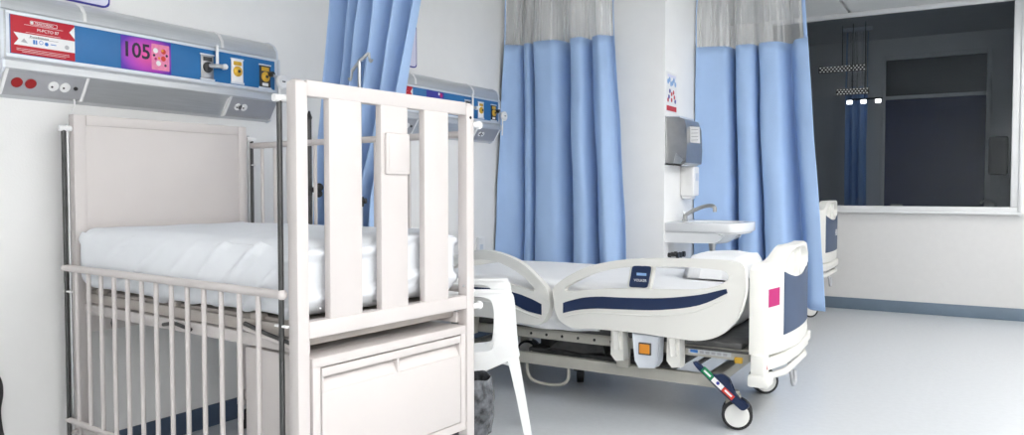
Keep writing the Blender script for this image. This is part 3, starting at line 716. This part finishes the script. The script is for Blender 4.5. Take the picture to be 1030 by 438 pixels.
    def back(u, v):
        y = y0+(y1-y0)*u; z = bot(y)+(top(y)-bot(y))*v; t = abs(y-YC)/H
        return (xo(y)-.062-.02*t*t, y, z)
    fb = bld(MB().shell(110, 70, front, back), 'footboard', 'plastic', sharp=50)
    def pan(o_):
        def g(u, v):
            y = 4.045+.61*u; zt = .742 + .028*((y-YC)/.305)**2*1.6; z = .468+(zt-.468)*v
            return (xo(y)+o_, y, z)
        return g
    bld(MB().shell(30, 12, pan(.004), pan(-.004)), 'navy_inlay', 'slate', fb)
    if full:
        def stk(o_): return lambda u, v: (xo(3.85+.13*u)+o_, 3.85+.13*u, .628+.088*v)
        bld(MB().shell(6, 4, stk(.002), stk(-.001)), 'magenta_sticker', 'pink', fb)
    else:
        m = MB().text('HB', .08, FACEX(xo(4.43)+.006,4.40,.60)); bld(m, 'lettering', 'white', fb)
    # headboard at the wall end
    hbp = [(3.86,.39),(4.84,.39),(4.86,.66),(4.75,.71),(4.35,.73),(3.95,.71),(3.84,.66)]
    hb_ = [v for v in smooth_loop([(a*.9+b_*.1 if True else a) for a, b_ in []] or hbp, 4)]
    bld(MB().prism([(v.x,v.y) for v in hb_], .285, .345, fyz, bev=.01), 'headboard', 'plastic')
    # rear bumper frame
    m = MB().box((2.385,3.79,.28), (2.455,3.885,.40), .010).box((2.375,3.775,.245), (2.475,3.90,.305), .012)
    m.prism([(2.452,3.86),(2.50,4.05),(2.51,4.35),(2.50,4.65),(2.45,4.84),(2.42,4.83),(2.455,4.65),(2.465,4.35),(2.455,4.05),(2.41,3.87)], .315, .375, fxy, bev=.006).tube([(2.43,3.9,.275),(2.485,4.1,.270),(2.485,4.6,.270),(2.43,4.80,.275)], .018, 10)
    m.box((2.40,4.80,.30), (2.47,4.90,.36), .012)
    o = bld(m, 'end_bumper', 'plastic')
    bld(MB().tube(smooth_loop([(2.475,4.25,.29),(2.49,4.25,.21),(2.49,4.28,.165),(2.49,4.34,.17),(2.485,4.35,.23)], 4, False), .010, 8), 'hook', 'alud', o)
    if full: bld(MB().text('6', .032, Matrix.Translation((2.4560,3.832,.325)) @ Matrix(((0,0,1,0),(1,0,0,0),(0,1,0,0),(0,0,0,1)))), 'number', 'inkred', o)
    return root
M['inkpale'] = mat('pale_blue_print', (.25,.42,.70), .5, var=.05)
bed = make_bed('white adjustable hospital bed with navy-striped side rails and magenta sticker', 0, 0, 0)
bed3 = make_bed('farther hospital bed mostly hidden behind the far blue curtain', -.285, 3.02, .19, False)
def bed_mattress(dx, dy, lift, label):
    m = cushion(.42, 2.20, 3.845, 4.80, .437, .695, 40, 20, .010, 8.7, .01)
    o = m.build('bed_mattress', 'bedsheet', None, off=(1.35,4.35,.437), sharp=180); o.location = (1.35+dx,4.35+dy,.437+lift)
    return tag(o, label, 'mattress')
bm_ = bed_mattress(0, 0, 0, 'mattress with smooth white sheet on the bed with the magenta sticker')
def drp(o_):
    def g(u, v):
        x = .95+.62*u; z = .412+.05*math.sin(PI*u)*-.35+.02 + (.15)*v
        return (x, 3.832+o_-.018*math.sin(v*PI) + .010*noise.noise(Vector((x*14, z*16, 2))) + .006*math.sin(x*30+z*60), z)
    return g
MB().shell(50, 14, drp(0), drp(.012)).build('sheet_drape', 'bedsheet', bm_, off=(1.35,4.35,.437), sharp=180)
bed_mattress(-.285, 3.02, .19, 'white mattress of the hidden bed behind the far curtain')
# folded blanket at the foot end
def blk(z):
    def g(u, v):
        x = 1.90+.33*u; y = 4.22+.55*v
        e = min(u, 1-u, v, 1-v); h = min(1, e/.12); h = h*(2-h)
        return (x, y, .703 + z*(.125*h + .01*noise.noise(Vector((x*9, y*9, 0)))))
    return g
m = MB().shell(20, 20, blk(1), blk(0)); o = m.build('folded_blanket', 'bedsheet', None, off=(2.13,4.53,.70), sharp=180); o.location = (2.13,4.53,.703)
tag(o, 'folded white blanket on the bed, inside its footboard', 'blanket')

# ------------------------------------------------------------------ white plastic armchair
CH = thing('plastic_armchair', 'white moulded plastic armchair between the crib and the bed', 'chair', (1.625,2.985,0), (0,0,math.radians(33)))
CH.scale = (1,.95,1)
co = (1.635,2.975,0)
def cb(mb, name, key='chairp', parent=CH): return mb.build(name, key, parent, off=co)
# seat
def seat(o_):
    def g(u, v):
        x = 1.10+.48*u; y = 3.0+.44*v
        z = .435 - .02*math.sin(PI*v)*math.sin(PI*u) - .012*(1-u) + (-.03*max(0, u-.85)/.15)
        return (x, y, z+o_)
    return g
cb(MB().shell(20, 16, seat(0), seat(-.012)), 'seat')
# side shells: broad arm support with an opening under the armrest
for s, yb in ((-1,2.985), (1,3.455)):
    outl = [(1.08,.74),(1.20,.745),(1.38,.754),(1.50,.755),(1.548,.742),(1.562,.700),(1.570,.60),(1.578,.50),(1.582,.455),(1.53,.435),(1.46,.405),(1.38,.375),(1.30,.362),(1.20,.366),(1.12,.385),(1.06,.42),(1.05,.58)]
    zl = .475 if s < 0 else .425
    hole = [(1.17,.722),(1.30,.726),(1.425,.722),(1.462,.695),(1.474,.60),(1.468,zl+.035),(1.442,zl+.008),(1.30,zl),(1.17,zl),(1.14,zl+.03),(1.135,.69)]
    cb(MB().prism([(v.x,v.y) for v in smooth_loop(outl, 4)], yb-.011, yb+.011, fxz, holes=[[(v.x,v.y) for v in smooth_loop(hole, 4)]], bev=.004), 'arm_side')
    cb(MB().prism([(v.x,v.y) for v in smooth_loop([(1.08,yb-.018),(1.42,yb-.018),(1.53,yb-.014),(1.545,yb),(1.53,yb+.014),(1.42,yb+.018),(1.08,yb+.018)], 4)], .738, .756, fxy, bev=.004), 'armrest')
# backrest with vertical slots
def bk(o_):
    def g(u, v):
        y = 3.0+.44*u; z = .43+.42*v
        x = 1.10 - .14*v - .05*math.sin(PI*u)*v + o_
        return (x, y, z + .03*math.sin(PI*u)*v)
    return g
bkr = MB()
for k in range(6):
    a = k/6+.015; b_ = (k+1)/6-.015
    bkr.shell(4, 14, (lambda a, b_: lambda u, v: bk(0)(a+(b_-a)*u, .08+.80*v))(a, b_), (lambda a, b_: lambda u, v: bk(-.012)(a+(b_-a)*u, .08+.80*v))(a, b_))
bkr.shell(20, 4, lambda u, v: bk(.001)(u, .86+.14*v), lambda u, v: bk(-.014)(u, .86+.14*v)).shell(20, 3, lambda u, v: bk(.001)(u, .10*v), lambda u, v: bk(-.014)(u, .10*v))
cb(bkr, 'backrest')
for (xa, xb, ya, yb) in ((1.555,1.640,2.990,2.965), (1.555,1.640,3.45,3.475), (1.09,1.0,2.995,2.98), (1.09,1.0,3.445,3.46)):
    q = [(xa,ya,.45),(xa+(xb-xa)*.4,ya+(yb-ya)*.4,.28),(xb,yb,0)]
    t = MB(); 
    for k in range(len(q)-1):
        p0, p1 = Vector(q[k]), Vector(q[k+1]); w0, w1 = .026-.005*k, .026-.005*(k+1)
        t.shell(2, 2, (lambda p0, p1, w0, w1: lambda u, v: (p0.lerp(p1, v)+Vector(((u-.5)*2*(w0+(w1-w0)*v), -.016, 0))))(p0, p1, w0, w1), (lambda p0, p1, w0, w1: lambda u, v: (p0.lerp(p1, v)+Vector(((u-.5)*2*(w0+(w1-w0)*v), .016, 0))))(p0, p1, w0, w1))
    cb(t, 'leg')

# bin with liner
BN = thing('waste_bin', 'black waste bin with crumpled grey liner beside the crib', 'bin', (1.46,2.71,0))
MB().lathe([(.085,0),(.09,.01),(.108,.33),(.104,.33),(.088,.02)], (0,0,0), 'z', 28).build('bin_body', 'bin', BN)
def lin(o_):
    def g(u, v):
        a = 2*PI*u; r = .108 + .012*math.sin(v*PI) + .007*noise.noise(Vector((math.cos(a)*3, math.sin(a)*3, v*4))) + o_
        return (r*math.cos(a), r*math.sin(a), .17+.235*v + .012*noise.noise(Vector((math.cos(a)*2.5, math.sin(a)*2.5, 5)))*v)
    return g
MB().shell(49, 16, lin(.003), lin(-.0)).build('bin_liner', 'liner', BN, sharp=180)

# drip stands
def drip(label, x, y, top_, hooks, rl, ru, key='chrome', zc=None):
    zc = zc or top_*.62
    r = thing('drip_stand', label, 'drip stand', (x,y,0))
    for k in range(5):
        a = 2*PI*k/5+.3; e = Vector((math.cos(a)*.17, math.sin(a)*.17, .06))
        lg = MB().tube([(0,0,.10), tuple(e)], [.016,.011], 8).build('foot', 'chrome', r)
        MB().lathe([(.015,-.009),(.022,-.007),(.022,.007),(.015,.009)], (e.x,e.y,.022), 'x', 14).tube([(e.x,e.y,.022),(e.x,e.y,.062)], .007, 6).build('wheel', 'rubber', lg)
    MB().tube([(0,0,.07),(0,0,top_*.62)], rl, 12).build('lower_tube', key, r)
    MB().tube([(0,0,top_*.58),(0,0,top_)], ru, 10).build('pole', key, r)
    MB().lathe([(rl+.004,0),(rl+.006,.02),(rl+.004,.05)], (0,0,zc-.03), 'z', 14).tube([(0,0,zc),(.03,.01,zc)], .014, 10).build('clamp', 'darkgrey', r)
    if not hooks: MB().tube([(0,0,zc),(.045,.02,zc)], .010, 8).ball((.045,.02,zc+.012), .022, 12).ball((.042,.02,zc-.020), .020, 12).build('clamp_knob', 'rubber', r)
    if hooks:
        d_ = Vector((.80,.6,0))
        m = MB().tube([(-.05,-.0,top_-.045),(0,0,top_),(.045,.02,top_+.04)], .0085, 8)
        m.build('crossbar', 'chrome', r)
        for s in (-1,1):
            c_ = Vector(((.05 if s < 0 else .045)*s,.01*(1+s),top_+.0425*s))
            MB().tube(smooth_loop([c_, c_+Vector((.004*s,0,-.03)), c_+Vector((.012*s,0,-.046)), c_+Vector((.022*s,0,-.036))], 4, False), .0065, 8).build('hook', 'chrome', r)
    else:
        MB().lathe([(ru,0),(ru+.004,.01),(.004,.045)], (0,0,top_), 'z', 12).build('tip', 'darkgrey', r)
    return r
drip('chrome drip stand with forked hook top in front of the gathered curtain', .64, 2.97, 1.845, True, .0135, .0095)
drip('slim hookless drip stand with black clamp behind the crib side rail', .40, 2.86, 1.555, False, .008, .0115, 'rod', 1.20)

# ------------------------------------------------------------------ sink corner on the pier
SK = thing('wash_basin', 'white wash basin mounted on the side of the pier', 'sink', (PX,5.95,.80)); so = (PX,5.95,.80)
def sb(mb, name, key=None, parent=SK): return mb.build(name, key, parent, off=so)
deckp = [(PX,5.61),(1.70,5.61),(1.79,5.625),(1.84,5.69),(1.86,5.79),(1.865,5.90),(1.86,6.01),(1.84,6.11),(1.79,6.175),(1.70,6.19),(PX,6.19)]
dp = deckp[:1] + [(v.x,v.y) for v in smooth_loop(deckp[1:-1], 4, False)] + deckp[-1:]
bowl = rrect(1.39,5.69,1.78,6.11,.10,5)
sb(MB().prism(dp, .885, .955, fxy, holes=[bowl], bev=.008), 'rim', 'ceramic')
m = MB().prism([(x-.02 if x > 1.5 else x, PX*0+y+(.02 if y < 5.90 else -.02)) for x, y in dp], .872, .888, fxy, bev=.003)
sb(m, 'rim_step', 'ceramic')
def bowlf(o_):
    def g(u, v):
        a = 2*PI*u; k = (1-v)**.35 if v < 1 else 0
        return (1.585+(.212+o_)*math.cos(a)*k, 5.90+(.228+o_)*math.sin(a)*k, .94-.15*v-o_*.6*v)
    return g
sb(MB().shell(41, 12, bowlf(0), bowlf(.015)), 'bowl', 'ceramic')
for ya in (5.622, 6.15): sb(MB().prism([(PX,.875),(1.68,.875),(1.73,.86),(1.71,.825),(1.67,.806),(PX,.800)], ya, ya+.025, fxz, bev=.004), 'apron', 'ceramic')
fa = sb(MB().lathe([(.026,0),(.026,.01),(.018,.016),(.018,.05)], (1.36,5.88,.955), 'z', 16).tube(smooth_loop([(1.36,5.88,1.0),(1.42,5.88,1.035),(1.50,5.88,1.068),(1.56,5.88,1.078),(1.59,5.88,1.065),(1.592,5.88,1.03)], 5, False), .015, 10), 'faucet', 'steel')
sb(MB().tube([(1.36,5.88,1.0),(1.345,5.88,1.03)], .011, 8), 'faucet_lever', 'chrome', fa)
sb(MB().tube([(1.60,5.80,.80),(1.60,5.80,.74)], [.03,.022], 14).tube([(1.60,5.80,.75),(1.60,5.80,.60)], .02, 12).tube(smooth_loop([(1.60,5.80,.62),(1.60,5.80,.52),(1.54,5.80,.49),(1.48,5.80,.53),(PX,5.80,.55)], 5, False), .017, 10), 'drain_trap', 'chrome')
v = MB()
for yy in (5.70,5.76,5.84): v.lathe([(.018,0),(.018,.02),(.01,.025),(.01,.06),(.022,.065),(.022,.085)], (PX,yy,.70), 'x', 14)
sb(v, 'stop_valve', 'rod')
# dispensers and poster
DP = thing('paper_towel_dispenser', 'dark grey paper towel dispenser with white label above the wash basin', 'dispenser', (PX,5.82,1.39)); do = (PX,5.82,1.39)
MB().prism([(PX,1.40),(1.42,1.385),(1.452,1.40),(1.458,1.50),(1.452,1.66),(1.43,1.725),(1.39,1.742),(PX,1.745)], 5.62, 5.97, fxz, bev=.012).build('cover', 'steel', DP, off=do)
MB().box((PX,5.63,1.735), (1.40,5.96,1.752), .004).build('lid', 'alul', DP, off=do)
MB().prism([(1.36,1.40),(1.41,1.39),(1.44,1.42),(1.38,1.47)], 5.6, 5.622, fxz, bev=.003).build('tear_edge', 'chrome', DP, off=do)
m = MB().use('white').prism([(1.448,1.555),(1.530,1.545),(1.525,1.668),(1.448,1.676)], 5.700, 5.703, fxz)
m.use('alud')
for k in range(4): m.box((1.462,5.6985,1.57+.026*k), (1.515,5.70,1.574+.026*k), 0)
m.build('paper_label', None, DP, 'white paper label', off=do)
SD = thing('soap_dispenser', 'white soap dispenser below the grey paper towel dispenser', 'dispenser', (PX,6.02,1.14)); so2 = (PX,6.02,1.14)
MB().box((PX,5.95,1.15), (1.405,6.09,1.385), .014, 3).build('body', 'nylon', SD, off=so2)
MB().box((1.30,5.97,1.128), (1.38,6.07,1.155), .008).build('push_bar', 'nylon', SD, off=so2)
MB().box((1.404,5.98,1.27), (1.408,6.06,1.33), .001).build('sight_window', 'alul', SD, off=so2)
PO = thing('hygiene_poster', 'white poster with blue and red pictures and red footer above the towel dispenser', 'poster', (PX,5.71,1.79)); po = (PX,5.71,1.79)
MB().box((PX,5.60+.02,1.79), (PX+.003,5.855,2.092), 0).build('sheet', 'white', PO, off=po)
m = MB().use('inkred').box((PX+.002,5.63,1.80), (PX+.0045,5.848,1.838), 0)
for i, (yy, zz) in enumerate(((5.68,1.905),(5.74,1.885),(5.80,1.91),(5.70,1.95),(5.78,1.945),(5.66,1.88),(5.82,1.88),(5.74,1.93))): m.use('inkred' if i % 3 else 'indigo').lathe([(.017,0),(.017,.001)], (PX+.003,yy,zz), 'x', 12)
m.use('inkpale')
for k in range(6): m.lathe([(.02,0),(.02,.001)], (PX+.003,5.66+.032*k,2.02+.018*math.sin(k*2)), 'x', 12)
m.use('lilac').box((PX+.002,5.65,2.055), (PX+.0038,5.83,2.075), 0)
m.build('print', None, PO, off=po)

# outlet plate low on the left wall, and a black cord at the left edge
OP = thing('outlet_plate', 'white outlet plate on the wall beside the blue pier curtain', 'outlet', (0,5.04,.63))
MB().prism(rrect(-.055,0,.055,.20,.012), 0, .012, fyz, bev=.003).build('plate', 'nylon', OP)
MB().box((.010,-.025,.055), (.016,.025,.145), .003).build('socket_face', 'alul', OP)
m = MB().tube(smooth_loop([(.03,1.50,.52),(.03,1.552,.46),(.03,1.562,.40),(.03,1.552,.33),(.03,1.558,.25),(.035,1.572,.15),(.03,1.56,.07),(.05,1.50,.012),(.12,1.40,.010)], 6, False), .009, 8)
o = m.build('power_cord', 'rubber', None); tag(o, 'black power cord hanging down the wall beside the crib', 'cord')
m = MB().tube(smooth_loop([(.045,1.862,1.60),(.045,1.868,1.56),(.038,1.86,1.53),(.03,1.855,1.50),(.025,1.87,1.44)], 5, False), .004, 6)
o = m.build('bell_cord', 'nylon', None); tag(o, 'thin white cord hanging under the nearer headwall panel', 'cord')

# ------------------------------------------------------------------ in the unlit room behind the glass
def reflected_curtain():  # modelled behind the glass in place of a reflected curtain
    pts = []
    for i in range(7): pts.append((2.05+.036*i, 9.25+(.05 if i % 2 else -.05)))
    curtain('blue curtain standing in for one reflected in the dark window glass', pts, pts, .30, 2.32, 2.93, nz=14)
reflected_curtain()
DB = thing('towel_dispenser', 'dark towel dispenser behind the dark window glass, beside the door frame', 'dispenser', (3.50,YD,1.36))
MB().box((-.10,-.16,.0), (.085,0,.42), .03, 3).build('cover', 'darkgrey', DB)
MB().box((-.07,-.165,.05), (.055,-.155,.36), .004).build('front_plate', 'rubber', DB)
BB = thing('soap_bottle', 'pale soap dispenser below the dark dispenser behind the window', 'dispenser', (3.56,YD,1.12))
MB().box((-.05,-.1,.0), (.04,0,.24), .012).build('body', 'nylon', BB)
MB().box((-.03,-.09,-.02), (.02,-.02,.004), .006).build('push_bar', 'nylon', BB)
TB = thing('faucet', 'chrome faucet tip just above the sill of the dark window', 'faucet', (3.42,YD-.30,.80))
MB().tube(smooth_loop([(.06,.24,0),(.06,.24,.22),(.04,.16,.27),(-.04,.02,.285),(-.08,-.04,.26)], 5, False), .014, 8).build('spout', 'chrome', TB)
MB().box((-.10,-.10,-.06), (.20,.30,0), .02).build('basin_edge', 'ceramic', TB)
MB().box((-.04,.02,-.80), (.14,.20,-.06), .02).build('pedestal', 'ceramic', TB)

# ------------------------------------------------------------------ lamps, and lit stand-ins for reflections
def lamp_panel(x, y, w_, l_, label):
    r = thing('ceiling_light', label, 'ceiling light', (x,y,CZ), group='square ceiling lights')
    MB().box((-w_/2-.03,-l_/2-.03,-.03), (w_/2+.03,-l_/2,0), .004).box((-w_/2-.03,l_/2,-.03), (w_/2+.03,l_/2+.03,0), .004).box((-w_/2-.03,-l_/2,-.03), (-w_/2,l_/2,0), .004).box((w_/2,-l_/2,-.03), (w_/2+.03,l_/2,0), .004).build('frame', 'frame', r)
    MB().box((-w_/2,-l_/2,-.018), (w_/2,l_/2,-.004), 0).build('diffuser', 'lamp', r)
for x, ys in ((4.35,(-2.0,-.6,.8,2.6,4.8,7.0)), (5.6,(-2.0,-.6,.8,2.6,4.8))):  # front rows packed closer, extra unseen lights added to brighten camera-facing surfaces
    for y in ys:
        lamp_panel(x, y, .6, 1.2, 'unseen white rectangular ceiling light on the open side of the ward')
M['glow'] = mat('reflection_glow', (1,.985,.96), .5, emit=5.)
M['faint'] = mat('reflection_dot', (1,.97,.92), .5, emit=.7)
r = thing('reflection_lamp', 'three glowing cells standing in for lamps reflected in the dark glass', 'light', (2.205,8.9,2.115))  # glowing cells added behind the glass in place of reflected lamps
MB().box((-.10,-.012,.026), (.24,.012,.044), .003).tube([(.07,0,.044),(.07,0,CZ-2.12)], .004, 6).build('bar', 'darkgrey', r)
for x in (-.075,.06,.20): MB().box((x-.026,-.016,-.012), (x+.026,.010,.028), .004).build('reflection_cell', 'glow', r)
def dots(x0, x1, z, n, yy, label):  # lit dots added behind the glass in place of dotted reflections
    r = thing('reflection_panel', label, 'light', ((x0+x1)/2,yy,z)); h = (x1-x0)/2
    MB().box((-h-.02,.0,-.03), (h+.02,.012,.04), .003).tube([(0,.006,.04),(0,.006,CZ-z)], .004, 6).build('backing', 'darkgrey', r)
    for i in range(3):
        m = MB()
        for k in range(n):
            x = -h+2*h*(k+.5*(i % 2))/(n-1)
            if x < h+.01: m.box((x-.007,-.004,-.017+.022*i-.004), (x+.007,.002,-.017+.022*i+.004), 0)
        m.build('dot_row', 'faint', r)
dots(1.81, 2.25, 2.50, 13, 9.05, 'upper panel of tiny lit dots standing in for a reflection in the dark glass')
dots(2.00, 2.29, 2.24, 10, 8.97, 'lower panel of tiny lit dots standing in for a reflection, just above the three glowing cells')

# ------------------------------------------------------------------ camera, world, view
F_, A_, P_ = 781., math.atan(470/781*math.cos(math.atan(28/781))), math.atan(28/781)
fw = Vector((-math.sin(A_)*math.cos(P_), math.cos(A_)*math.cos(P_), -math.sin(P_)))
cd = bpy.data.cameras.new('camera'); cam = bpy.data.objects.new('camera', cd); COL.objects.link(cam)
cd.sensor_width = 36; cd.lens = F_/1030*36; cd.clip_start = .05
cam.location = (3.321,0,1.2); cam.rotation_euler = fw.to_track_quat('-Z', 'Y').to_euler()
S.camera = cam
wd = bpy.data.worlds.new('world'); S.world = wd; wd.use_nodes = True
wd.node_tree.nodes['Background'].inputs['Color'].default_value = (.9,.95,1,1); wd.node_tree.nodes['Background'].inputs['Strength'].default_value = .3
S.view_settings.view_transform = 'Standard'; S.view_settings.look = 'None'; S.view_settings.gamma = 1; S.view_settings.exposure = 0.6
S.view_settings.use_curve_mapping = False
S.cycles.use_denoising = True
S.cycles.max_bounces = 8; S.cycles.diffuse_bounces = 5; S.cycles.transparent_max_bounces = 16
